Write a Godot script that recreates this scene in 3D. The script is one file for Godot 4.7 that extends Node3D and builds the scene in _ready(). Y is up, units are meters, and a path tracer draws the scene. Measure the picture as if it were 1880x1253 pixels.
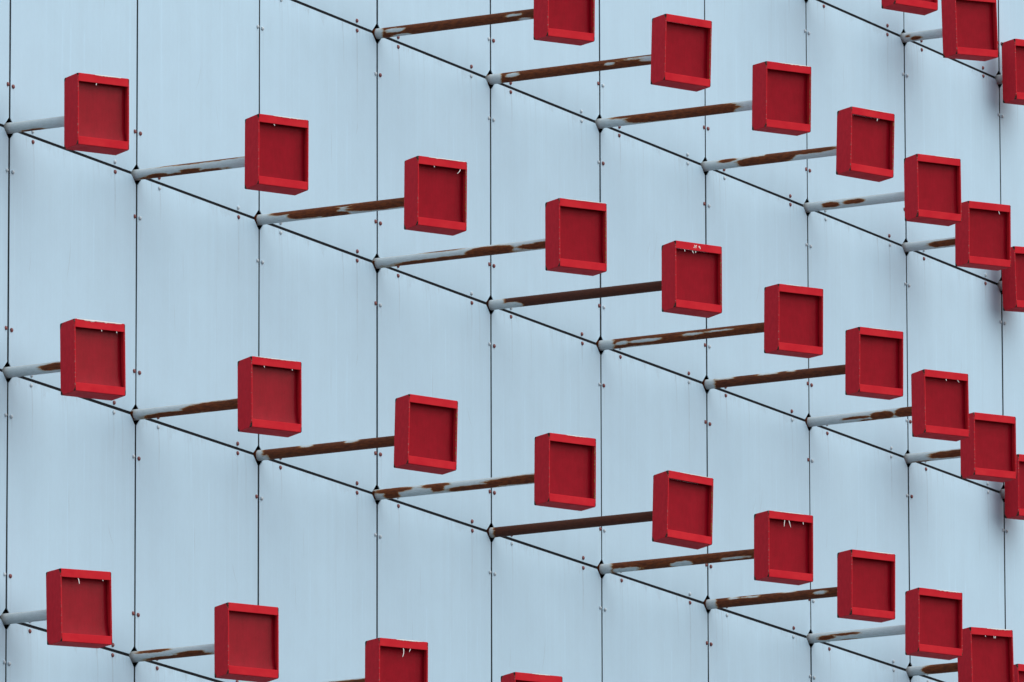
extends Node3D
# A building front clad in square riveted metal panels; at every joint of four panels a pole carries a red box.
# Wall plane z = 0 (panel faces), x along the wall, z out of the wall, units metres. Panel pitch 1.2 m.

const PITCH := 1.2
const GAP := 0.0145
const CLIP := 0.044
const GROUND_Y := -13.4
const BOX_W := 0.28
const BOX_H := 0.35
const BOX_D := 0.139
const POLE_R := 0.0262

var M := {}
var rng := RandomNumberGenerator.new()
var fine := FastNoiseLite.new()
var mid := FastNoiseLite.new()
var cam: Camera3D

# key, row, column, distance of the box centre from the wall, yaw, pitch, roll of the box (degrees)
var LAMPS := [
	["A0", 0, 0, 0.492, -30.7, -0.3, 0.1],
	["A1", 0, 1, 0.796, -31.0, -0.6, -0.5],
	["A2", 0, 2, 1.013, -31.3, 0.1, -0.5],
	["A3", 0, 3, 1.155, -30.4, 0.4, 0.2],
	["A4", 0, 4, 1.181, -30.8, -1.1, -0.8],
	["A5", 0, 5, 1.149, -29.2, 1.8, 0.4],
	["A6", 0, 6, 1.012, -29.9, 1.6, 0.3],
	["A7", 0, 7, 0.803, -32.1, -1.0, -0.1],
	["A8", 0, 8, 0.499, -29.4, 0.8, 0.5],
	["A9", 0, 9, 0.180, -29.8, 2.2, 0.8],
	["T3", -1, 3, 1.092, -29.8, 2.0, 0.6],
	["T4", -1, 4, 1.127, -30.4, 0.7, -1.4],
	["T5", -1, 5, 1.088, -29.9, 2.3, 0.4],
	["T6", -1, 6, 0.970, -28.6, 0.1, -1.8],
	["T7", -1, 7, 0.771, -31.6, -0.6, 0.0],
	["T8", -1, 8, 0.481, -30.3, 2.1, 0.9],
	["T9", -1, 9, 0.178, -30.6, 0.9, 2.3],
	["U7", -2, 7, 0.643, -30.2, -1.0, -1.2],
	["U8", -2, 8, 0.413, -29.3, 1.5, 2.6],
	["U9", -2, 9, 0.194, -30.3, 0.5, 1.2],
	["B0", 1, 0, 0.478, -28.9, -0.7, 0.6],
	["B1", 1, 1, 0.759, -30.5, -1.0, -0.3],
	["B2", 1, 2, 0.957, -30.1, -0.1, -1.6],
	["B3", 1, 3, 1.088, -28.9, 0.1, -0.5],
	["B4", 1, 4, 1.121, -28.1, -1.9, -3.0],
	["B5", 1, 5, 1.080, -28.9, 0.5, -0.1],
	["B6", 1, 6, 0.952, -29.1, 0.9, -0.1],
	["B7", 1, 7, 0.751, -31.2, -0.6, -1.0],
	["B8", 1, 8, 0.468, -29.9, 0.4, 1.4],
	["B9", 1, 9, 0.163, -30.0, 0.0, 0.0],
	["C0", 2, 0, 0.409, -28.7, 0.7, 1.8],
	["C1", 2, 1, 0.633, -31.0, -0.8, -0.1],
	["C2", 2, 2, 0.790, -30.0, 1.2, 0.4],
	["C3", 2, 3, 0.894, -30.4, -0.7, 0.1],
]

# rust on each pole: base (0 painted, 1 rusted) and patches of the other kind, [from, to along the pole, from, to across (-1 underside, 1 top)]
var RUST := {
	"A0": [0, [[.25, .62, -1.1, -.72]]],
	"A1": [0, [[.1, .78, -1.2, -.55], [.42, .6, -1.0, -.1], [.3, .95, .78, 1.3], [.12, .3, -1.0, -.25]]],
	"A2": [0, [[.1, .28, .4, 1.2], [.22, .56, -.75, 1.2], [.44, .62, -1.3, -.2], [.5, .68, .6, 1.3], [.63, 1.3, -.75, 1.2]]],
	"A3": [0, [[.1, .84, -1.4, -.3], [.54, .82, -1.2, .75], [.3, .5, .82, 1.3], [.86, 1.3, -.85, .45]]],
	"A4": [1, [[-.2, .1, -2, 2], [.05, .2, -1.2, .2]]],
	"A5": [1, [[-.2, .1, -2, 2], [.1, .19, -.4, .5], [.17, .4, -.35, .45], [.12, .36, -1.6, -.75], [.5, .66, -.05, .6], [.62, .86, .15, .6]]],
	"A6": [1, [[-.2, .08, -2, 2], [.05, .22, .55, 1.4], [.36, .56, .6, 1.3], [.58, .66, .65, 1.2]]],
	"A7": [0, [[.62, .84, -.9, .6], [.86, 1.3, -1.2, 1.2], [.36, .6, -.35, .12], [.5, .64, -1.2, -.7]]],
	"A8": [0, [[.45, 1.3, -.6, .75], [.15, .4, -1.2, -.8]]],
	"A9": [0, [[.3, .9, -.8, .2]]],
	"T3": [1, [[-.2, .06, -2, 2], [.06, .2, -.2, .7], [.08, .24, -1.6, -.55], [.82, .95, -.1, .5], [.9, 1.0, -1.1, -.5]]],
	"T4": [1, [[-.2, .09, -2, 2], [.1, .2, -.1, .8], [.72, .79, -.25, .5], [.8, 1.3, .3, .85], [.2, .4, -1.6, -.9], [.93, 1.3, -.5, .9]]],
	"T5": [0, [[.1, .36, .45, 1.2], [.2, .92, -.95, 1.2], [.5, .9, -1.3, .9]]],
	"T6": [0, [[.12, .24, .3, 1.0], [.26, .66, -1.2, .7], [.46, .7, -.8, 1.3], [.62, 1.0, .1, 1.1]]],
	"T7": [0, [[.18, .34, -.5, .55], [.4, .6, -.3, .6]]],
	"T8": [0, [[.5, 1.3, -.7, .6]]],
	"T9": [0, [[.4, .8, -.9, -.2]]],
	"U7": [0, [[.3, .7, -.6, .5]]],
	"U8": [0, [[.24, .5, -.7, .0], [.12, .2, .1, .4]]],
	"U9": [0, [[.3, .9, -.9, -.3]]],
	"B0": [0, [[.66, 1.3, -.5, .75]]],
	"B1": [0, [[.1, .64, -1.3, -.15], [.5, 1.3, -1.0, .85]]],
	"B2": [1, [[-.2, .06, -2, 2], [.3, .42, .55, 1.3], [.64, .76, .5, 1.3], [.02, .1, -1.2, 0]]],
	"B3": [0, [[.01, .22, .15, 1.0], [.06, .15, -1.0, .5], [.3, .46, .3, 1.0], [.36, .44, -.6, .6], [.48, .8, -1.0, -.05], [.7, 1.3, -.8, .75]]],
	"B4": [1, [[-.2, .035, -2, 2]]],
	"B5": [1, [[-.2, .09, -2, 2], [.06, .28, -1.1, -.05], [.46, .62, -1.1, .1], [.78, 1.0, -.7, -.1]]],
	"B6": [1, [[-.2, .09, -2, 2], [.16, .26, .5, 1.1], [.26, .44, .5, .95], [.82, .95, -.2, .6], [.55, .7, .75, 1.3]]],
	"B7": [0, [[.1, .27, -.5, .35], [.24, .52, .05, .5], [.3, .5, -1.2, -.85]]],
	"B8": [0, [[.3, 1.3, -1.0, 1.1]]],
	"B9": [0, [[.3, .9, -.9, .4]]],
	"C0": [0, []],
	"C1": [0, [[.08, .42, .5, 1.0], [.16, .9, -1.2, -.4], [.55, .88, -.7, .1]]],
	"C2": [0, [[.3, 1.3, -.6, .8]]],
	"C3": [0, [[.2, .8, -.6, .6]]],
}

# chalky white crust along the top edge: [from, to across the width, depth down the face in mm]
var CRUST := {
	"A0": [[.32, .86, 3.0]], "A1": [[.28, .93, 2.4]], "A2": [[.2, .98, 2.6]], "A3": [[.1, .95, 1.2]], "B0": [[.03, .96, 4.5]],
	"B1": [[.06, .9, 1.6]], "B3": [[.36, .8, 2.2]], "B4": [[.25, .95, 1.4]], "T5": [[.25, .98, 2.2]], "T6": [[.3, .9, 1.0]],
	"B5": [[.1, .8, 1.2]], "B6": [[.3, .97, 2.0]], "B7": [[.4, .98, 3.2]], "B8": [[.38, .97, 3.4]], "C2": [[.34, .9, 3.0]],
	"C3": [[.35, .75, 2.0]], "A6": [[.2, .8, 1.0]], "A5": [[.15, .5, 1.0]], "T7": [[.4, .95, 1.4]],
}

# slivers of white film that hang from under the top rail: [place across the width, length in m, lean, curl]
var SLIVERS := {
	"A0": [[.36, .012, .35, .1]], "A1": [[.3, .011, -.1, .2]], "A2": [[.9, .03, .35, -.9], [.32, .009, 0, .2]],
	"C0": [[.34, .032, -.35, -.6], [.86, .007, 0, .1]], "C2": [[.5, .05, -.2, -.8], [.66, .018, .7, .3]],
	"B5": [[.36, .036, .22, .1], [.46, .036, -.22, .1], [.8, .014, 0, .1]], "T6": [[.62, .016, .35, .1]], "T8": [[.74, .018, -.1, .1]],
	"A7": [[.5, .012, 0, .1], [.78, .014, -.4, .3]], "B8": [[.34, .009, 0, .1], [.56, .014, .2, .2], [.6, .014, .4, .1]],
	"A4": [[.18, .012, 0, .1], [.36, .016, -.2, .3], [.44, .012, .3, .1]], "B0": [[.54, .009, 0, .1], [.86, .01, 0, .1]],
	"B1": [[.24, .01, 0, .1], [.84, .008, 0, .1]], "B7": [], "B4": [],
}

# boxes whose right lip has lost its paint
var CHIPPED := ["A2", "A3", "A4", "B2", "B3", "B4", "T4", "T5", "T6", "T3"]

# boxes whose recessed panel has sagged forward along its lower edge
var BOWED := ["A0", "B0", "B1", "C0", "C1"]

var LABELS := {
	"A0": "red box with broken white top edge on short, nearly clean pale pole",
	"A1": "red box on pale pole with rusty underside and thin rust line on top",
	"A2": "red box with white curl at its rail's end, on rusty pole with pale gap midway",
	"A3": "red box on pale pole rusted along its underside, with brown saddle past the middle",
	"A4": "red box with white splashes on its top rail, pole dark rust beyond a pale base",
	"A5": "red box on rusty pole with several long pale ovals of remaining paint",
	"A6": "red box on dark rusty pole with thin pale scraps of paint along its top",
	"A7": "red box on long pale pole rusted only towards the box",
	"A8": "red box on short pole rusted beside the box, in front of box against the wall",
	"A9": "red box almost touching the wall, overlapped by a box on a half-rusted short pole",
	"T3": "red box on brown rusty pole with white flecks round its base",
	"T4": "red box on rusty pole with one round pale spot and a pale end",
	"T5": "red box on pole with pale base, rusty middle and pale end",
	"T6": "red box with white sliver, on pole with a pale notch on top of its rust",
	"T7": "red box on clean pale pole with two small brown rust spots",
	"T8": "red box with one white sliver, on short pole with brown patch next to the box",
	"T9": "red box close to the wall, its left side behind a box with one white sliver",
	"U7": "red box whose pole leaves the joint above a streaked panel, next to scraped-edge box",
	"U8": "red box with scraped left edge on short pale pole with dark scratches at its base",
	"U9": "red box close to the wall, clear of all other boxes, dark streaks under its joint",
	"B0": "red box with thick white crust along its whole top edge on short pale pole",
	"B1": "red box on pole pale near the wall and wavy brown towards the box",
	"B2": "red box with yellow rust on its right lip, brown pole with pale fleck on top",
	"B3": "red box on pale pole with separate leaping rust patches from base to box",
	"B4": "red box rolled slightly askew on pole rusted dark brown from the wall onwards",
	"B5": "red box with two white slivers forming an upturned V under its rail",
	"B6": "red box on rusty pole with two pale dabs on top near its scraped base",
	"B7": "red box with half-white top edge on long pale pole with thin rust near the wall",
	"B8": "red box with half-white top edge on short pole rusty from collar to box",
	"B9": "red box close to the wall behind the box with three small slivers",
	"C0": "red box with one bent white sliver on short pole without any rust",
	"C1": "red box on pale pole with long wavy rust stain along its lower side",
	"C2": "red box with long curled white sliver hanging in front of its recessed panel",
	"C3": "red box with white-edged top, next along from the box with the long curled sliver",
}

func _ready():
	rng.seed = 20241
	# ---- camera -------------------------------------------------------------------------------------------
	cam = Camera3D.new(); cam.name = "camera"; add_child(cam)
	cam.position = Vector3(-44.70048, -11.76620, 27.27348)
	cam.rotation_order = EULER_ORDER_YXZ
	cam.rotation_degrees = Vector3(11.5759, -61.25638, -0.13916)
	cam.fov = 3.5088
	cam.near = 0.5
	cam.far = 2000.0
	cam.current = true
	# ---- sky, exposure ------------------------------------------------------------------------------------
	var we := WorldEnvironment.new(); we.name = "world_environment"; add_child(we)
	var env := Environment.new(); we.environment = env
	env.background_mode = Environment.BG_SKY
	var sky := Sky.new(); env.sky = sky
	var sm := PanoramaSkyMaterial.new(); sky.sky_material = sm
	sm.panorama = ImageTexture.create_from_image(overcast_sky())
	env.background_energy_multiplier = 0.66
	env.tonemap_mode = Environment.TONE_MAPPER_LINEAR
	env.tonemap_exposure = 1.68
	env.sdfgi_enabled = true
	env.ssao_enabled = true
	env.ssil_enabled = true
	# ---- the veiled sun: high, in front of the wall -------------------------------------------------------
	var sun := DirectionalLight3D.new(); sun.name = "sun"; add_child(sun)
	sun.light_energy = 0.5
	sun.light_color = Color(1.0, 0.97, 0.93)
	sun.light_angular_distance = 76.0
	sun.shadow_enabled = true
	sun.look_at_from_position(Vector3(0.23, 0.52, 0.82) * 30.0, Vector3.ZERO)

	fine.seed = 11; fine.frequency = 1.0; fine.noise_type = FastNoiseLite.TYPE_SIMPLEX_SMOOTH; fine.fractal_octaves = 3
	mid.seed = 5; mid.frequency = 1.0; mid.noise_type = FastNoiseLite.TYPE_SIMPLEX_SMOOTH; mid.fractal_octaves = 2
	make_materials()
	make_ground()
	make_wall()
	for l in LAMPS: make_lamp(l)

# ---------------------------------------------------------------------------------------------- helpers
func overcast_sky() -> Image:
	var n := FastNoiseLite.new(); n.seed = 3; n.frequency = 1.3; n.fractal_octaves = 4
	var w := 256; var h := 128
	var im := Image.create(w, h, false, Image.FORMAT_RGB8)
	for y in h:
		var el := PI * (0.5 - (y + 0.5) / h)
		for x in w:
			var az := TAU * (x + 0.5) / w
			var d := Vector3(cos(el) * cos(az), sin(el) * 1.8, cos(el) * sin(az))
			var cloud := n.get_noise_3dv(d * 1.1)
			var up := clampf(sin(el), 0.0, 1.0)
			var v := 0.46 + 0.46 * up + 0.05 * cloud
			im.set_pixel(x, y, Color(v * 0.90, v * 0.97, v * 1.08).linear_to_srgb())
	return im

func col(r, g, b) -> Color: return Color(r, g, b).linear_to_srgb()

func mat(albedo: Color, rough := 0.6, metallic := 0.0) -> StandardMaterial3D:
	var m := StandardMaterial3D.new()
	m.albedo_color = albedo; m.roughness = rough; m.metallic = metallic
	return m

func commit(st: SurfaceTool, called: String, m: Material, parent: Node) -> MeshInstance3D:
	return place(st.commit(), called, m, parent)

func place(mesh: Mesh, called: String, m: Material, parent: Node) -> MeshInstance3D:
	var o := MeshInstance3D.new(); o.name = called; o.mesh = mesh
	o.material_override = m
	o.cast_shadow = GeometryInstance3D.SHADOW_CASTING_SETTING_ON
	parent.add_child(o, true)
	return o

func begin() -> SurfaceTool:
	var st := SurfaceTool.new(); st.begin(Mesh.PRIMITIVE_TRIANGLES); return st

func tri(st: SurfaceTool, a: Vector3, b: Vector3, c: Vector3, out: Vector3, ua := Vector2.ZERO, ub := Vector2.ZERO, uc := Vector2.ZERO):
	var n := (b - a).cross(c - a)
	if n.length() < 1e-14: return
	n = n.normalized()
	if n.dot(out) < 0.0: n = -n
	var p := [a, b, c]; var u := [ua, ub, uc]
	if (b - a).cross(c - a).dot(n) > 0.0: p = [a, c, b]; u = [ua, uc, ub]   # clockwise front
	for i in 3:
		st.set_normal(n); st.set_uv(u[i]); st.add_vertex(p[i])

func quad(st: SurfaceTool, a, b, c, d, out: Vector3, uv = null):
	if uv == null: uv = [Vector2(0, 0), Vector2(1, 0), Vector2(1, 1), Vector2(0, 1)]
	tri(st, a, b, c, out, uv[0], uv[1], uv[2]); tri(st, a, c, d, out, uv[0], uv[2], uv[3])

# a box with chamfered edges
func bbox(st: SurfaceTool, at: Vector3, size: Vector3, bev: float):
	var h := size * 0.5
	var v := {}
	for sx in [-1, 1]:
		for sy in [-1, 1]:
			for sz in [-1, 1]:
				var s := Vector3(sx, sy, sz)
				for ax in 3:
					var q := h - Vector3(bev, bev, bev); q[ax] = h[ax]
					v[[sx, sy, sz, ax]] = at + q * s
	for ax in 3:
		var b := (ax + 1) % 3; var c := (ax + 2) % 3
		for s in [-1, 1]:
			var ring := []
			for e in [[-1, -1], [1, -1], [1, 1], [-1, 1]]:
				var k := [0, 0, 0, ax]; k[ax] = s; k[b] = e[0]; k[c] = e[1]; ring.append(v[k])
			var out := Vector3.ZERO; out[ax] = s
			quad(st, ring[0], ring[1], ring[2], ring[3], out)
		# edges parallel to ax
		for e in [[-1, -1], [1, -1], [1, 1], [-1, 1]]:
			var q := []
			for pr in [[-1, b], [1, b], [1, c], [-1, c]]:
				var k := [0, 0, 0, pr[1]]; k[ax] = pr[0]; k[b] = e[0]; k[c] = e[1]; q.append(v[k])
			var out := Vector3.ZERO; out[b] = e[0]; out[c] = e[1]
			quad(st, q[0], q[1], q[2], q[3], out)
	for sx in [-1, 1]:
		for sy in [-1, 1]:
			for sz in [-1, 1]:
				tri(st, v[[sx, sy, sz, 0]], v[[sx, sy, sz, 1]], v[[sx, sy, sz, 2]], Vector3(sx, sy, sz))

# ---------------------------------------------------------------------------------------------- materials
func noise_tex(freq: float, c0: Color, c1: Color, size := 256, octaves := 4, seed_ := 1) -> NoiseTexture2D:
	var t := NoiseTexture2D.new()
	var n := FastNoiseLite.new(); n.frequency = freq; n.fractal_octaves = octaves; n.seed = seed_
	t.noise = n; t.width = size; t.height = size; t.seamless = true
	var g := Gradient.new(); g.set_color(0, c0); g.set_color(1, c1)
	t.color_ramp = g
	return t

func bump_tex(freq: float, strength: float, size := 256, octaves := 3, seed_ := 4) -> NoiseTexture2D:
	var t := NoiseTexture2D.new()
	var n := FastNoiseLite.new(); n.frequency = freq; n.fractal_octaves = octaves; n.seed = seed_
	t.noise = n; t.width = size; t.height = size; t.seamless = true; t.as_normal_map = true; t.bump_strength = strength
	return t

func make_materials():
	var m: StandardMaterial3D
	# wall panels, eight sheets
	M.panels = []
	for i in 8:
		m = mat(Color.WHITE, 0.5)
		m.albedo_texture = ImageTexture.create_from_image(panel_image(i))
		m.metallic_specular = 0.4
		M.panels.append(m)
	M.dark = mat(col(0.012, 0.014, 0.017), 0.9); M.dark.metallic_specular = 0.2
	# red paint, sun-faded in soft mottles
	m = mat(Color.WHITE, 0.6); m.metallic_specular = 0.12
	m.albedo_texture = noise_tex(0.02, col(0.54, 0.014, 0.028), col(0.66, 0.032, 0.042), 256, 5, 9)
	m.uv1_triplanar = true; m.uv1_world_triplanar = true; m.uv1_scale = Vector3(2.2, 2.2, 2.2)
	M.red = m
	# the box sides carry bare dark corners
	M.sides = []
	for i in 5:
		m = mat(Color.WHITE, 0.6); m.metallic_specular = 0.12
		m.albedo_texture = ImageTexture.create_from_image(side_image(i))
		M.sides.append(m)
	# lip with lost paint
	m = mat(Color.WHITE, 0.6)
	var t := noise_tex(0.06, col(0.5, 0.018, 0.03), col(0.45, 0.3, 0.05), 256, 4, 21)
	var g := Gradient.new()
	g.offsets = PackedFloat32Array([0.0, 0.5, 0.56, 0.63, 1.0])
	g.colors = PackedColorArray([col(.5, .018, .03), col(.5, .018, .03), col(.06, .03, .02), col(.28, .17, .03), col(.42, .32, .12)])
	t.color_ramp = g; m.albedo_texture = t
	m.uv1_triplanar = true; m.uv1_world_triplanar = true; m.uv1_scale = Vector3(3, 3, 3)
	M.chipped = m
	# recessed front panel: glossy deep red plastic with a fine square grid
	M.lenses = []
	for i in 4:
		m = mat(Color.WHITE, 0.5); m.metallic_specular = 0.1
		m.albedo_texture = ImageTexture.create_from_image(lens_image(i))
		m.clearcoat_enabled = true; m.clearcoat = 0.06; m.clearcoat_roughness = 0.2
		M.lenses.append(m)
	M.shiny_lens = M.lenses[1].duplicate(); M.shiny_lens.clearcoat = 0.14
	M.white = mat(col(0.78, 0.77, 0.74), 0.7)
	M.film = mat(col(0.8, 0.8, 0.8), 0.5)
	# rivets
	m = mat(Color.WHITE, 0.45)
	m.albedo_texture = noise_tex(0.05, col(.40, .50, .57), col(.52, .62, .68), 64, 2, 2)
	M.rivet_pale = m
	m = mat(Color.WHITE, 0.5)
	m.albedo_texture = noise_tex(0.05, col(.13, .032, .036), col(.26, .075, .07), 64, 2, 3)
	M.rivet_red = m
	M.stub = mat(col(.43, .50, .52), 0.5)
	# ground
	m = mat(Color.WHITE, 0.95)
	m.albedo_texture = noise_tex(0.03, col(.045, .045, .046), col(.075, .074, .072), 512, 5, 7)
	m.uv1_triplanar = true; m.uv1_world_triplanar = true; m.uv1_scale = Vector3(0.25, 0.25, 0.25)
	M.ground = m
	m = mat(Color.WHITE, 0.9)
	m.albedo_texture = noise_tex(0.03, col(.16, .165, .17), col(.21, .215, .22), 256, 4, 8)
	m.uv1_triplanar = true; m.uv1_world_triplanar = true; m.uv1_scale = Vector3(0.4, 0.4, 0.4)
	M.concrete = m

# weathered paint of one sheet: upright rain streaks, faint mottling, dirt runs from the top joint and below the rivets, hair scratches
func panel_image(k: int) -> Image:
	var S := 448
	var r := RandomNumberGenerator.new(); r.seed = 900 + k
	var ny := FastNoiseLite.new(); ny.seed = 40 + k; ny.frequency = 1.0; ny.fractal_octaves = 4
	var runs := []          # x, top, length, half width, strength, dark
	for i in 26:
		runs.append([r.randf_range(.02, .98), 0.0, r.randf_range(.015, .10) * (1.0 if r.randf() < .8 else 3.0), r.randf_range(.0012, .0036), r.randf_range(.03, .15)])
	for x in [.177, .823]:
		runs.append([x, .022, r.randf_range(.08, .4), .004, r.randf_range(.06, .22)])
	for y in [.177, .823]:
		for x in [.021, .979]:
			runs.append([x, y, r.randf_range(.05, .3), .003, r.randf_range(.03, .12)])
	for i in 11:
		runs.append([r.randf_range(.02, .98), r.randf_range(-.1, .5), r.randf_range(.2, .8), r.randf_range(.0015, .006), -r.randf_range(.02, .085)])
	var mul := PackedFloat32Array(); mul.resize(S * S); mul.fill(1.0)
	var cols := PackedFloat32Array(); cols.resize(S)
	for x in S:
		cols[x] = 0.020 * ny.get_noise_2d(x * 0.09, 3.1) + 0.022 * ny.get_noise_2d(x * 0.028, 70.0)
	for y in S:
		for x in S:
			mul[y * S + x] += cols[x] * (0.7 + 0.9 * ny.get_noise_2d(x * .02, y * .006 + 50.0)) + 0.022 * ny.get_noise_2d(x * .011, y * .009) + 0.014 * ny.get_noise_2d(x * .12, y * .05 + 9.0) + 0.018 * ny.get_noise_2d(x * .55, y * .5 + 30.0)
	for d in runs:
		var x0 := int((d[0] - d[3] * 3.0) * S); var x1 := int((d[0] + d[3] * 3.0) * S) + 1
		for y in range(maxi(0, int(d[1] * S)), mini(S, int((d[1] + d[2]) * S) + 1)):
			var f: float = 1.0 - (y / float(S) - d[1]) / d[2]
			var cx: float = d[0] + 0.002 * ny.get_noise_2d(d[0] * 100.0, y * .03)
			for x in range(maxi(0, x0), mini(S, x1)):
				var e: float = (x / float(S) - cx) / d[3]
				mul[y * S + x] -= d[4] * exp(-e * e) * clampf(f * 1.6, 0, 1) * clampf((1.0 - f) * (12.0 if d[4] < 0 else 400.0), 0, 1) * (0.75 + 0.5 * ny.get_noise_2d(x * .4, y * .08 + 200.0))
	# smudges of grime that sit under the top joint, with ragged lower outline
	for x in S:
		var reach := (0.022 + 0.05 * maxf(0.0, ny.get_noise_2d(x * .035, 300.0)) + 0.02 * ny.get_noise_2d(x * .25, 310.0)) * S
		var st: float = 0.11 * clampf(0.15 + 1.4 * ny.get_noise_2d(x * .02, 330.0), 0, 1)
		for y in range(0, maxi(0, int(reach))):
			mul[y * S + x] -= st * (0.7 + 0.7 * ny.get_noise_2d(x * .2, y * .2))
	# a hair scratch or two
	for i in 2:
		var sx := r.randf_range(.15, .85); var sy := r.randf_range(.15, .6); var ln := r.randf_range(.06, .2); var lean := r.randf_range(-.06, .06); var w := r.randf_range(.12, .3)
		var n := int(ln * S)
		for j in n:
			var q := j / float(n)
			var px := int((sx + lean * q * q) * S); var py := int((sy + ln * q) * S)
			if px >= 0 and px < S and py >= 0 and py < S: mul[py * S + px] -= w * sin(PI * q)
	var base := Color(0.43, 0.618, 0.757)
	var data := PackedByteArray(); data.resize(S * S * 3)
	for i in S * S:
		var f := clampf(mul[i], .3, 1.25)
		var dirt := clampf(1.0 - f, 0, 1)
		data[i * 3] = int(clampf(pow(base.r * f * (1.0 + .05 * dirt), 1 / 2.2), 0, 1) * 255)
		data[i * 3 + 1] = int(clampf(pow(base.g * f * (1.0 - .12 * dirt), 1 / 2.2), 0, 1) * 255)
		data[i * 3 + 2] = int(clampf(pow(base.b * f * (1.0 - .16 * dirt), 1 / 2.2), 0, 1) * 255)
	return Image.create_from_data(S, S, false, Image.FORMAT_RGB8, data)

# paint of the side plates (same red as the rails) with chipped corners
func side_image(k: int) -> Image:
	var w := 96; var h := 224
	var im := Image.create(w, h, false, Image.FORMAT_RGB8)
	var r := RandomNumberGenerator.new(); r.seed = 70 + k
	var n := FastNoiseLite.new(); n.seed = 70 + k; n.frequency = 1.0; n.fractal_octaves = 4
	var reach := []
	for i in 4: reach.append(r.randf_range(.008, .019))
	for y in h:
		for x in w:
			var px := (x + .5) / w * BOX_D; var py := (y + .5) / h * BOX_H
			var v := 1.0 + .12 * n.get_noise_2d(x * .05, y * .03) + .07 * n.get_noise_2d(x * .4, y * .4 + 50.)
			var c := Color(.60 * v, .023 * v, .035 * v)
			# bare rusted metal at the four corners of the side plate, as the photograph shows; distance from each corner
			var m := 9.0
			for i in 4:
				var cx := 0.0 if i % 2 == 0 else BOX_D
				var cy := 0.0 if i < 2 else BOX_H
				m = minf(m, (absf(px - cx) + absf(py - cy) * .8) / reach[i])
			m += .5 * n.get_noise_2d(x * .2, y * .2 + 90.)
			if m < 1.0: c = Color(.018, .014, .013)
			elif m < 1.35: c = Color(.14, .05, .03)
			# chips along the front bend
			var e := minf(px, BOX_D - px)
			if e < .0045 and n.get_noise_2d(x * .3, y * .11 + 33.) > .34: c = Color(.40, .27, .22)
			if n.get_noise_2d(x * .33, y * .33 + 500.) > .66: c = c.lerp(Color(.5, .2, .2), .5)
			im.set_pixel(x, y, c.linear_to_srgb())
	return im

# the recessed pane is another material: deep red gridded plastic
func lens_image(k: int) -> Image:
	var w := 160; var h := 192
	var im := Image.create(w, h, false, Image.FORMAT_RGB8)
	var n := FastNoiseLite.new(); n.seed = 170 + k; n.frequency = 1.0; n.fractal_octaves = 3
	for y in h:
		for x in w:
			var grid := 0.0
			if x % 4 == 0 or y % 4 == 0: grid = -.16
			var v := 1.0 + grid + .16 * n.get_noise_2d(x * .3, y * .3) + .10 * n.get_noise_2d(x * .02, y * .02) + .09 * n.get_noise_2d(x * .12, y * .012 + 60.)
			im.set_pixel(x, y, Color(.33 * v, .004 * v, .016 * v).linear_to_srgb())
	return im

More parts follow.
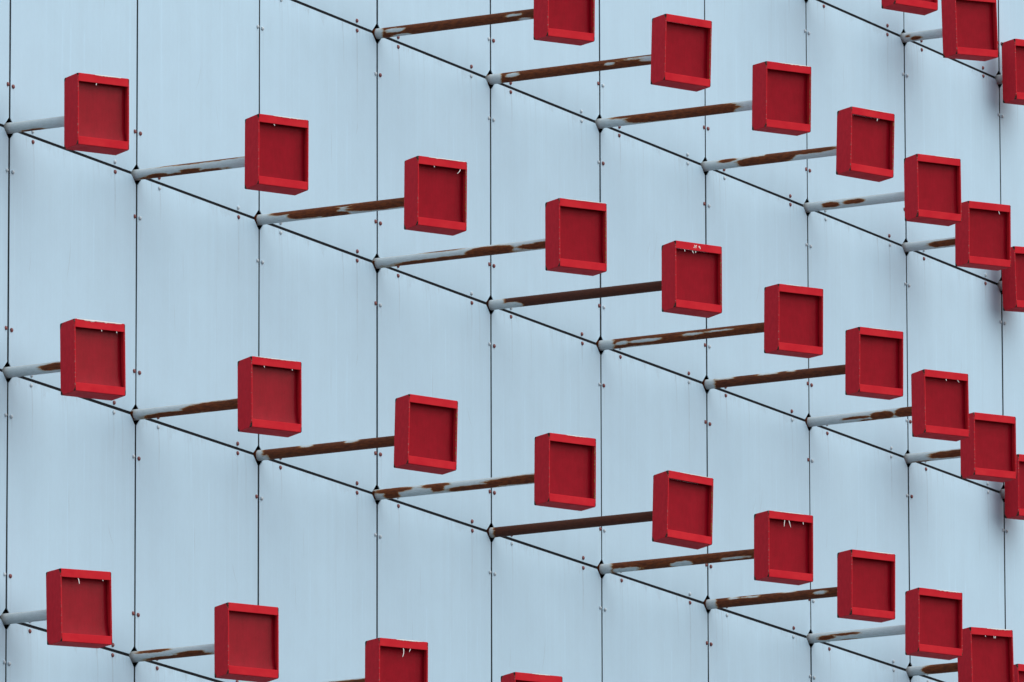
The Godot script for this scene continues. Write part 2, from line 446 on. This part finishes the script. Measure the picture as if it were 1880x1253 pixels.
func pole_image(key: String, L: float) -> Image:
	var w := 512; var h := 96
	var spec = RUST[key]
	var n := FastNoiseLite.new(); n.seed = key.hash() % 1000; n.frequency = 1.0; n.fractal_octaves = 4
	var vis := maxf(L - 0.178, 0.12)
	var full := L - 0.055
	var dull: float = {"A4": .75, "B4": .7, "A6": .35, "B6": .2, "T3": .1, "B2": .2}.get(key, 0.0)
	var data := PackedByteArray(); data.resize(w * h * 3)
	var centre := deg_to_rad(193.0)      # the side that the street sees: towards -x, a little down
	for y in h:
		var phi := TAU * (y + .5) / h
		var rel := wrapf(phi - centre, -PI, PI)      # going up over the top is negative rel (from -x to +y)
		var q := -sin(rel)
		var back := cos(rel) < -0.05
		if back: q = signf(q) * (2.0 - absf(q))
		for x in w:
			var z := (x + .5) / w * full
			var s := z / vis
			var nx := z * 14.0; var ny := phi * 1.1
			var wob := .45 * n.get_noise_2d(nx, cos(phi) * 1.3 + sin(phi) * 2.1 + 7.) + .12 * n.get_noise_2d(z * 60., phi * 4.)
			var f := -1.0
			for b in spec[1]:
				# rounded patch: 0 on its outline
				var hs: float = (b[1] - b[0]) * .5; var hq: float = (b[3] - b[2]) * .5
				var es: float = absf(s - (b[0] + b[1]) * .5) / hs; var eq: float = absf(q - (b[2] + b[3]) * .5) / hq
				var e := pow(pow(es, 2.6) + pow(eq, 2.6), 1.0 / 2.6)
				f = maxf(f, clampf((1.0 - e) * minf(hs * vis / .03, hq / .30) * 1.1, -1, 1))
			if back: f = maxf(f, -.1 + 1.6 * n.get_noise_2d(z * 5., phi + 40.)) if spec[0] == 0 else f
			f += wob
			var rust := -f if spec[0] == 1 else f
			if spec[0] == 1: rust += .12
			var g := n.get_noise_2d(z * 180., phi * 14.)
			var g2 := n.get_noise_2d(z * 22., phi * 2. + 80.)
			var c: Color
			var paint := Color(.57, .645, .665) * (1.0 + .11 * g2 + .06 * g)
			paint.g *= 1.0 - .02 * g2
			if rust > 0.16:
				c = (Color(.200, .050, .013).lerp(Color(.105, .028, .011), clampf(.5 + 1.1 * g2, 0, 1)) * (1.0 + .4 * g)).lerp(Color(.062, .022, .016), dull)
			elif rust > -0.06:
				c = Color(.31, .125, .036).lerp(Color(.200, .052, .014), clampf((rust + .06) / .22, 0, 1)) * (1.0 + .4 * g)
			elif rust > -0.5:
				c = paint.lerp(Color(.38, .25, .12), clampf((rust + .5) / .44, 0, 1) * .85)
			else:
				c = paint
			if g > .52 and rust < .1: c = c.lerp(Color(.12, .09, .07), .4)
			var i := (y * w + x) * 3
			data[i] = int(pow(clampf(c.r, 0, 1), 1 / 2.2) * 255); data[i + 1] = int(pow(clampf(c.g, 0, 1), 1 / 2.2) * 255); data[i + 2] = int(pow(clampf(c.b, 0, 1), 1 / 2.2) * 255)
	return Image.create_from_data(w, h, false, Image.FORMAT_RGB8, data)

# ---------------------------------------------------------------------------------------------- setting
func make_ground():
	var st := begin()
	quad(st, Vector3(-400, 0, -400), Vector3(400, 0, -400), Vector3(400, 0, 400), Vector3(-400, 0, 400), Vector3.UP)
	var g := commit(st, "ground", M.ground, self)
	g.position.y = GROUND_Y
	g.set_meta("kind", "structure")
	g.set_meta("label", "grey asphalt ground in front of the building"); g.set_meta("category", "ground")

func dish(x: float, y: float, k: int) -> float:
	# sheet metal bowed out from its straight, held-down edges and a little wavy in between
	var H := (PITCH - GAP) * 0.5
	var dx := clampf(H - absf(x), 0, 1); var dy := clampf(H - absf(y), 0, 1)
	var free := minf(1.0, minf(dx, dy) / 0.2)
	var wav := 0.0022 * mid.get_noise_3d(x * 1.9, y * 1.5, k * 7.3) * free * free
	var fx := 1.0 - pow(clampf(1.0 - dx / 0.07, 0, 1), 2.0); var fy := 1.0 - pow(clampf(1.0 - dy / 0.14, 0, 1), 2.0)
	return wav + (0.0062 + 0.0009 * sin(k * 1.7)) * fx * fy

func panel_mesh(k: int) -> ArrayMesh:
	var H := (PITCH - GAP) * 0.5
	var ts := []
	for d in [0.0, .006, .016, CLIP, .055, .08, .11, .16, .22, .30, .40, .50]: ts.append(-H + d)
	ts.append(0.0)
	for i in range(11, -1, -1): ts.append(-ts[i])
	var n := ts.size()
	var verts := PackedVector3Array(); var norms := PackedVector3Array(); var uvs := PackedVector2Array(); var idx := PackedInt32Array()
	for j in n:
		var y: float = ts[j]
		var half := H - maxf(0.0, CLIP - (H - absf(y)))
		for i in n:
			var x: float = ts[i] * half / H
			var e := 0.002
			var gx := (dish(x + e, y, k) - dish(x - e, y, k)) / (2 * e)
			var gy := (dish(x, y + e, k) - dish(x, y - e, k)) / (2 * e)
			verts.append(Vector3(x, y, dish(x, y, k))); norms.append(Vector3(-gx, -gy, 1).normalized())
			uvs.append(Vector2(.5 + x / (2 * H), .5 - y / (2 * H)))
	for j in n - 1:
		for i in n - 1:
			var a := j * n + i
			idx.append_array([a, a + n, a + 1, a + 1, a + n, a + n + 1])
	# returned edges, 4 mm deep
	var ring := []
	for i in n: ring.append(i)
	for j in range(1, n): ring.append(j * n + n - 1)
	for i in range(n - 2, -1, -1): ring.append((n - 1) * n + i)
	for j in range(n - 2, 0, -1): ring.append(j * n)
	for q in ring.size():
		var a: int = ring[q]; var b: int = ring[(q + 1) % ring.size()]
		var pa := verts[a]; var pb := verts[b]
		var out := Vector3(pb.y - pa.y, pa.x - pb.x, 0).normalized()
		var s := verts.size()
		for p in [pa, pb, pb - Vector3(0, 0, .004), pa - Vector3(0, 0, .004)]:
			verts.append(p); norms.append(out); uvs.append(Vector2(.5 + p.x / (2 * H), .5 - p.y / (2 * H)))
		idx.append_array([s, s + 1, s + 2, s, s + 2, s + 3])
	var arr := []; arr.resize(Mesh.ARRAY_MAX)
	arr[Mesh.ARRAY_VERTEX] = verts; arr[Mesh.ARRAY_NORMAL] = norms; arr[Mesh.ARRAY_TEX_UV] = uvs; arr[Mesh.ARRAY_INDEX] = idx
	var m := ArrayMesh.new(); m.add_surface_from_arrays(Mesh.PRIMITIVE_TRIANGLES, arr)
	return m

func rivet_mesh() -> ArrayMesh:
	var st := begin()
	var R := 0.0108; var seg := 14
	var prof := [Vector2(R, -.006), Vector2(R, .0015), Vector2(R * .9, .0045), Vector2(R * .62, .0072), Vector2(R * .3, .0085), Vector2(0, .0088)]
	st.set_smooth_group(1)
	for i in seg:
		var a := TAU * i / seg; var b := TAU * (i + 1) / seg
		for j in prof.size() - 1:
			var p: Vector2 = prof[j]; var q: Vector2 = prof[j + 1]
			var v := [Vector3(cos(a) * p.x, sin(a) * p.x, p.y), Vector3(cos(b) * p.x, sin(b) * p.x, p.y), Vector3(cos(b) * q.x, sin(b) * q.x, q.y), Vector3(cos(a) * q.x, sin(a) * q.x, q.y)]
			for t in [0, 2, 1, 0, 3, 2]:
				st.set_uv(Vector2(v[t].x * 20, v[t].y * 20)); st.add_vertex(v[t])
	st.generate_normals()
	return st.commit()

func in_view(p: Vector3) -> bool:
	var q := cam.global_transform.affine_inverse() * p
	var f := 0.5 / tan(deg_to_rad(cam.fov) * 0.5)
	return absf(f * q.x / -q.z) < 0.752 + .004 and absf(f * q.y / -q.z) < 0.504

func make_wall():
	var wall := Node3D.new(); wall.name = "building"; add_child(wall)
	wall.position = Vector3(5 * PITCH, GROUND_Y, 0)
	wall.set_meta("label", "pale blue building front of square riveted metal panels with black joints")
	wall.set_meta("category", "building")
	var off := -wall.position
	var st := begin()
	bbox(st, Vector3(5 * PITCH, (GROUND_Y + 4.8) * .5, -4.13) + off, Vector3(14 * PITCH + .02, 4.8 - GROUND_Y, 8.0), .01)
	commit(st, "outer_wall", M.concrete, wall)
	st = begin()
	bbox(st, Vector3(5 * PITCH, 0, -.11) + off, Vector3(14 * PITCH, 9.58, .012), .002)
	commit(st, "backing_sheet", M.dark, wall)
	st = begin()   # plain base wall below the cladding
	bbox(st, Vector3(5 * PITCH, (GROUND_Y - 4.81) * .5, .01) + off, Vector3(14 * PITCH, -4.81 - GROUND_Y, .12), .01)
	commit(st, "base_wall", M.concrete, wall)
	var meshes := []
	for k in 6: meshes.append(panel_mesh(k))
	# black sealant in the joints, a little below the panel edges, ending short of the poles
	st = begin(); bbox(st, Vector3.ZERO, Vector3(GAP + .004, PITCH - .1, .01), .001)
	var jm := st.commit()
	for row in range(-4, 5):
		for c in range(-2, 13):
			if row < 4:
				var j := place(jm, "joint", M.dark, wall); j.position = Vector3(c * PITCH, -(row + .5) * PITCH, -.0066) + off
			if c < 12:
				var j := place(jm, "joint", M.dark, wall); j.position = Vector3((c + .5) * PITCH, -row * PITCH, -.0066) + off; j.rotation.z = PI / 2
	var rm := rivet_mesh()
	var rest := {0: begin(), 1: begin()}
	var r := RandomNumberGenerator.new(); r.seed = 77
	var count := 0
	for row in range(-4, 4):
		for c in range(-2, 12):
			var k := r.randi() % 6
			var at := Vector3((c + .5) * PITCH, -(row + .5) * PITCH, 0)
			var p := place(meshes[k], "panel", M.panels[r.randi() % 8], wall)
			p.position = at + off + Vector3(0, 0, r.randf_range(-.0007, .0007))
			p.rotation = Vector3(r.randf_range(-.0012, .0012), r.randf_range(-.0012, .0012), r.randf_range(-.0008, .0008))
			var H := PITCH * .5
			for e in 8:
				var lx: float; var ly: float; var red: float
				var side := -1.0 if e % 2 == 0 else 1.0
				var along := -1.0 if (e / 2) % 2 == 0 else 1.0
				if e < 4:   # beside the upright joints
					lx = side * (H - .026); ly = along * (H - .212); red = .85 if along < 0 else .22
				else:
					ly = side * (H - .025); lx = along * (H - .212); red = .6
				lx += r.randf_range(-.002, .002); ly += r.randf_range(-.002, .002)
				var is_red := 1 if r.randf() < red else 0
				var lp := Vector3(lx, ly, dish(lx, ly, k))
				if in_view(at + lp):
					var rv := place(rm, "rivet", M.rivet_red if is_red == 1 else M.rivet_pale, p)
					rv.position = lp
					rv.rotation.z = r.randf() * TAU
					count += 1
				else:
					rest[is_red].append_from(rm, 0, Transform3D(Basis(), p.position + lp))
	for i in 2:
		var o := commit(rest[i], "rivets", M.rivet_red if i == 1 else M.rivet_pale, wall)
		o.set_meta("kind", "stuff")
	print("rivets in view ", count)

# ---------------------------------------------------------------------------------------------- red boxes on poles
func lathe(prof: Array, seg: int, zlen := 1.0) -> ArrayMesh:
	# profile of (radius, z) turned round z; u along z, v round
	var verts := PackedVector3Array(); var norms := PackedVector3Array(); var uvs := PackedVector2Array(); var idx := PackedInt32Array()
	var n := prof.size()
	for j in n:
		var p: Vector2 = prof[j]
		var a: Vector2 = prof[maxi(j - 1, 0)]; var b: Vector2 = prof[mini(j + 1, n - 1)]
		var t := (b - a).normalized()
		for i in seg + 1:
			var phi := TAU * i / seg
			verts.append(Vector3(cos(phi) * p.x, sin(phi) * p.x, p.y))
			norms.append(Vector3(cos(phi) * t.y, sin(phi) * t.y, -t.x).normalized())
			uvs.append(Vector2(p.y / zlen, float(i) / seg))
	for j in n - 1:
		for i in seg:
			var a := j * (seg + 1) + i
			idx.append_array([a, a + seg + 1, a + 1, a + 1, a + seg + 1, a + seg + 2])
	var arr := []; arr.resize(Mesh.ARRAY_MAX)
	arr[Mesh.ARRAY_VERTEX] = verts; arr[Mesh.ARRAY_NORMAL] = norms; arr[Mesh.ARRAY_TEX_UV] = uvs; arr[Mesh.ARRAY_INDEX] = idx
	var m := ArrayMesh.new(); m.add_surface_from_arrays(Mesh.PRIMITIVE_TRIANGLES, arr)
	return m

var box_parts := {}

func side_plate_mesh() -> ArrayMesh:
	# plate in the yz plane with clipped corners, its outer face at +x
	var st := begin()
	var hy := BOX_H * .5; var hz := BOX_D * .5; var c := .0045; var t := .0032; var b := .0012
	var out := [Vector2(-hz + c, -hy), Vector2(hz - c, -hy), Vector2(hz, -hy + c), Vector2(hz, hy - c), Vector2(hz - c, hy), Vector2(-hz + c, hy), Vector2(-hz, hy - c), Vector2(-hz, -hy + c)]
	var n := out.size()
	var cuv = func(p: Vector2): return Vector2(.5 + p.x / BOX_D, .5 - p.y / BOX_H)
	for i in n:
		var p: Vector2 = out[i]; var q: Vector2 = out[(i + 1) % n]
		var pi := p * (1.0 - b / hy); var qi := q * (1.0 - b / hy)
		pi.x = p.x - signf(p.x) * b; qi.x = q.x - signf(q.x) * b
		tri(st, Vector3(0, 0, 0), Vector3(0, pi.y, pi.x), Vector3(0, qi.y, qi.x), Vector3.RIGHT, Vector2(.5, .5), cuv.call(p), cuv.call(q))
		var o := Vector3(0.6, (p.y + q.y), (p.x + q.x)).normalized()
		var om := Vector3(0, (p.y + q.y) * .5, (p.x + q.x) * .5)
		quad(st, Vector3(0, pi.y, pi.x), Vector3(0, qi.y, qi.x), Vector3(-b, q.y, q.x), Vector3(-b, p.y, p.x), o, [cuv.call(pi), cuv.call(qi), cuv.call(q), cuv.call(p)])
		quad(st, Vector3(-b, p.y, p.x), Vector3(-b, q.y, q.x), Vector3(-t, q.y, q.x), Vector3(-t, p.y, p.x), om, [cuv.call(p), cuv.call(q), cuv.call(q), cuv.call(p)])
		tri(st, Vector3(-t, 0, 0), Vector3(-t, p.y, p.x), Vector3(-t, q.y, q.x), Vector3.LEFT, Vector2(.5, .5), cuv.call(p), cuv.call(q))
	return st.commit()

func lens_mesh(bow: float) -> ArrayMesh:
	# a thin plastic pan: flat in the middle, its rim rolled back
	var hx := BOX_W * .5 - .0055; var hy := BOX_H * .5 - .036
	var ts := [-1.0, -.985, -.96, -.92, -.87, -.8, -.7, -.5, 0.0, .5, .7, .8, .87, .92, .96, .985, 1.0]
	var n := ts.size()
	var z = func(u: float, v: float):
		var ax := clampf((absf(u) - .6) / .4, 0, 1); var up := clampf((v - .7) / .3, 0, 1); var low := clampf((-v - .3) / .7, 0, 1)
		return .002 * ax * ax + .004 * up * up + bow * low * low
	var verts := PackedVector3Array(); var norms := PackedVector3Array(); var uvs := PackedVector2Array(); var idx := PackedInt32Array()
	for j in n:
		for i in n:
			var u: float = ts[i]; var v: float = ts[j]; var e := .004
			var gx: float = (z.call(u + e, v) - z.call(u - e, v)) / (2 * e * hx); var gy: float = (z.call(u, v + e) - z.call(u, v - e)) / (2 * e * hy)
			verts.append(Vector3(u * hx, v * hy, z.call(u, v))); norms.append(Vector3(-gx, -gy, 1).normalized())
			uvs.append(Vector2(.5 + .5 * u, .5 - .5 * v))
	for j in n - 1:
		for i in n - 1:
			var a := j * n + i
			idx.append_array([a, a + n, a + 1, a + 1, a + n, a + n + 1])
	var arr := []; arr.resize(Mesh.ARRAY_MAX)
	arr[Mesh.ARRAY_VERTEX] = verts; arr[Mesh.ARRAY_NORMAL] = norms; arr[Mesh.ARRAY_TEX_UV] = uvs; arr[Mesh.ARRAY_INDEX] = idx
	var m := ArrayMesh.new(); m.add_surface_from_arrays(Mesh.PRIMITIVE_TRIANGLES, arr)
	return m

func prepare_box():
	var w := BOX_W - .0052; var hz := BOX_D * .5; var hy := BOX_H * .5
	var st := begin()
	bbox(st, Vector3(0, 0, -hz + .004), Vector3(w, BOX_H - .008, .003), .0008); box_parts.back = st.commit()
	st = begin(); bbox(st, Vector3.ZERO, Vector3(w, .0035, BOX_D - .0105), .001); box_parts.top = st.commit()
	# front rails: sheet folded over the front, with a returned inner edge
	st = begin()
	bbox(st, Vector3.ZERO, Vector3(BOX_W - .0066, .0405, .0042), .0014)
	box_parts.rail = st.commit()
	st = begin(); bbox(st, Vector3.ZERO, Vector3(.0075, BOX_H - .079, .0034), .001); box_parts.lip = st.commit()
	box_parts.side = side_plate_mesh()
	box_parts.lens = lens_mesh(.004); box_parts.bowed_lens = lens_mesh(.018)
	st = begin(); bbox(st, Vector3.ZERO, Vector3(.12, .12, .008), .002); box_parts.plate = st.commit()

func crust_mesh(x0: float, x1: float, deep: float, seed_: int) -> ArrayMesh:
	var r := RandomNumberGenerator.new(); r.seed = seed_
	var st := begin()
	var n := 22
	var hy := BOX_H * .5; var hz := BOX_D * .5
	var prev := []
	for i in n + 1:
		var t := i / float(n)
		var x := (lerpf(x0, x1, t) - .5) * (BOX_W - .012)
		var end := sin(PI * clampf(t, .02, .98)) ** .35
		var d := deep * .0018 * (0.45 + 0.55 * absf(fine.get_noise_2d(x * 55.0, seed_ * 3.0)) * 2.2) * end + .0004
		var th := (.0016 + .0010 * r.randf()) * end + .0002
		var row := [Vector3(x, hy - d, hz - .0002), Vector3(x, hy - d * .6, hz + th), Vector3(x, hy + th * .6, hz + th * .4), Vector3(x, hy + th, hz - .006 - .01 * r.randf()), Vector3(x, hy - .001, hz - .018)]
		if i > 0:
			for j in row.size() - 1:
				quad(st, prev[j], prev[j + 1], row[j + 1], row[j], Vector3(0, .4 if j > 1 else .2, .1 if j > 1 else 1.0))
		prev = row
	return st.commit()

func sliver_mesh(ln: float, lean: float, curl: float) -> ArrayMesh:
	var st := begin()
	var n := 8; var w := .0021; var t := .0007
	var prev := []
	for i in n + 1:
		var q := i / float(n)
		var p := Vector3(-lean * ln * q + curl * ln * .45 * q * q, -ln * q * (1.0 - .12 * absf(curl) * q), .004 * q * (1 - .3 * q) + .004 * absf(curl) * q * q)
		var ww := w * (1.0 - .55 * q * q)
		var row := [p + Vector3(-ww, 0, 0), p + Vector3(ww, 0, 0), p + Vector3(ww, 0, -t), p + Vector3(-ww, 0, -t)]
		if i > 0:
			var outs := [Vector3(0, 0, 1), Vector3(1, 0, 0), Vector3(0, 0, -1), Vector3(-1, 0, 0)]
			for j in 4: quad(st, prev[j], prev[(j + 1) % 4], row[(j + 1) % 4], row[j], outs[j])
		prev = row
	quad(st, prev[0], prev[1], prev[2], prev[3], Vector3.DOWN)
	return st.commit()

func speck_mesh(seed_: int) -> ArrayMesh:
	var r := RandomNumberGenerator.new(); r.seed = seed_
	var st := begin()
	var n := 9; var ring := []
	for i in n:
		var a := TAU * i / n; var d := r.randf_range(.0016, .0042)
		ring.append(Vector3(cos(a) * d * .8, sin(a) * d * 1.3, 0))
	for i in n: tri(st, Vector3(0, 0, .0007), ring[i], ring[(i + 1) % n], Vector3(0, 0, 1))
	return st.commit()

func make_lamp(l: Array):
	if box_parts.is_empty(): prepare_box()
	var key: String = l[0]; var L: float = l[3]
	var seed_: int = absi(key.hash()) % 9973
	var root := Node3D.new(); root.name = "red_box" if not has_node("red_box") else "red_box_%03d" % (LAMPS.find(l))
	add_child(root)
	root.position = Vector3(l[2] * PITCH, -l[1] * PITCH, 0)
	root.set_meta("label", LABELS[key]); root.set_meta("category", "box")
	root.set_meta("group", "red boxes on poles standing off the panelled building")
	# pole with a flared foot
	var full := L - .055
	var prof := [Vector2(POLE_R, -.11)]
	var n := 12
	for i in n + 1: prof.append(Vector2(POLE_R, .035 + (full - .035) * i / n))
	var pm := mat(Color.WHITE, 0.62)
	pm.albedo_texture = ImageTexture.create_from_image(pole_image(key, L))
	pm.metallic_specular = 0.22
	var pole := place(lathe(prof, 28, full), "pole", pm, root)
	var foot := place(lathe([Vector2(POLE_R + .0002, -.04), Vector2(POLE_R + .0009, -.036), Vector2(POLE_R + .0010, .010), Vector2(POLE_R + .0008, .014), Vector2(POLE_R - .0003, .019)], 28, full), "collar", pm, pole)
	# the box
	var hz := BOX_D * .5; var hy := BOX_H * .5; var hx := BOX_W * .5
	var body := place(box_parts.back, "housing", M.red, root)
	body.position = Vector3(-.006, .014, L)
	body.rotation_order = EULER_ORDER_YXZ
	body.rotation_degrees = Vector3(l[5], l[4], l[6])
	var o: MeshInstance3D
	o = place(box_parts.plate, "mounting_plate", M.red, body); o.position = Vector3(0, 0, -hz - .002)
	o = place(box_parts.top, "top_panel", M.red, body); o.position = Vector3(0, hy - .0018, -.0025)
	o = place(box_parts.top, "bottom_panel", M.red, body); o.position = Vector3(0, -hy + .0018, -.0025)
	var sm: Material = M.sides[seed_ % 5]
	o = place(box_parts.side, "side_panel", M.sides[(seed_ / 7) % 5], body); o.position.x = hx
	o = place(box_parts.side, "side_panel", sm, body); o.position.x = -hx; o.rotation.y = PI
	o = place(box_parts.rail, "rail", M.red, body); o.position = Vector3(0, hy - .0202, hz - .0021)
	if key == "A4":
		for i in 9:
			var s := place(speck_mesh(i + 3), "splash", M.white, o)
			s.position = Vector3(-.015 + .05 * fine.get_noise_2d(i * 3.7, 1.0), .014 * fine.get_noise_2d(i * 5.1, 9.0), .0022)
	o = place(box_parts.rail, "rail", M.red, body); o.position = Vector3(0, -hy + .0202, hz - .0021)
	o = place(box_parts.lip, "lip", M.red, body); o.position = Vector3(-hx + .0036, 0, hz - .0045)
	o = place(box_parts.lip, "lip", M.chipped if key in CHIPPED else M.red, body); o.position = Vector3(hx - .0042, 0, hz - .0045)
	var lens := place(box_parts.bowed_lens if key in BOWED else box_parts.lens, "front_panel", M.shiny_lens if key in BOWED else M.lenses[seed_ % 4], body); lens.position = Vector3(0, 0, hz - .038)
	for c in CRUST.get(key, []):
		var w := place(crust_mesh(c[0], c[1], c[2], seed_), "white_crust", M.white, body)
		w.position = Vector3.ZERO
	for s in SLIVERS.get(key, []):
		var w := place(sliver_mesh(s[1], s[2], s[3]), "white_sliver", M.film, body)
		w.position = Vector3((s[0] - .5) * (BOX_W - .02), hy - .0400, hz - .0035)
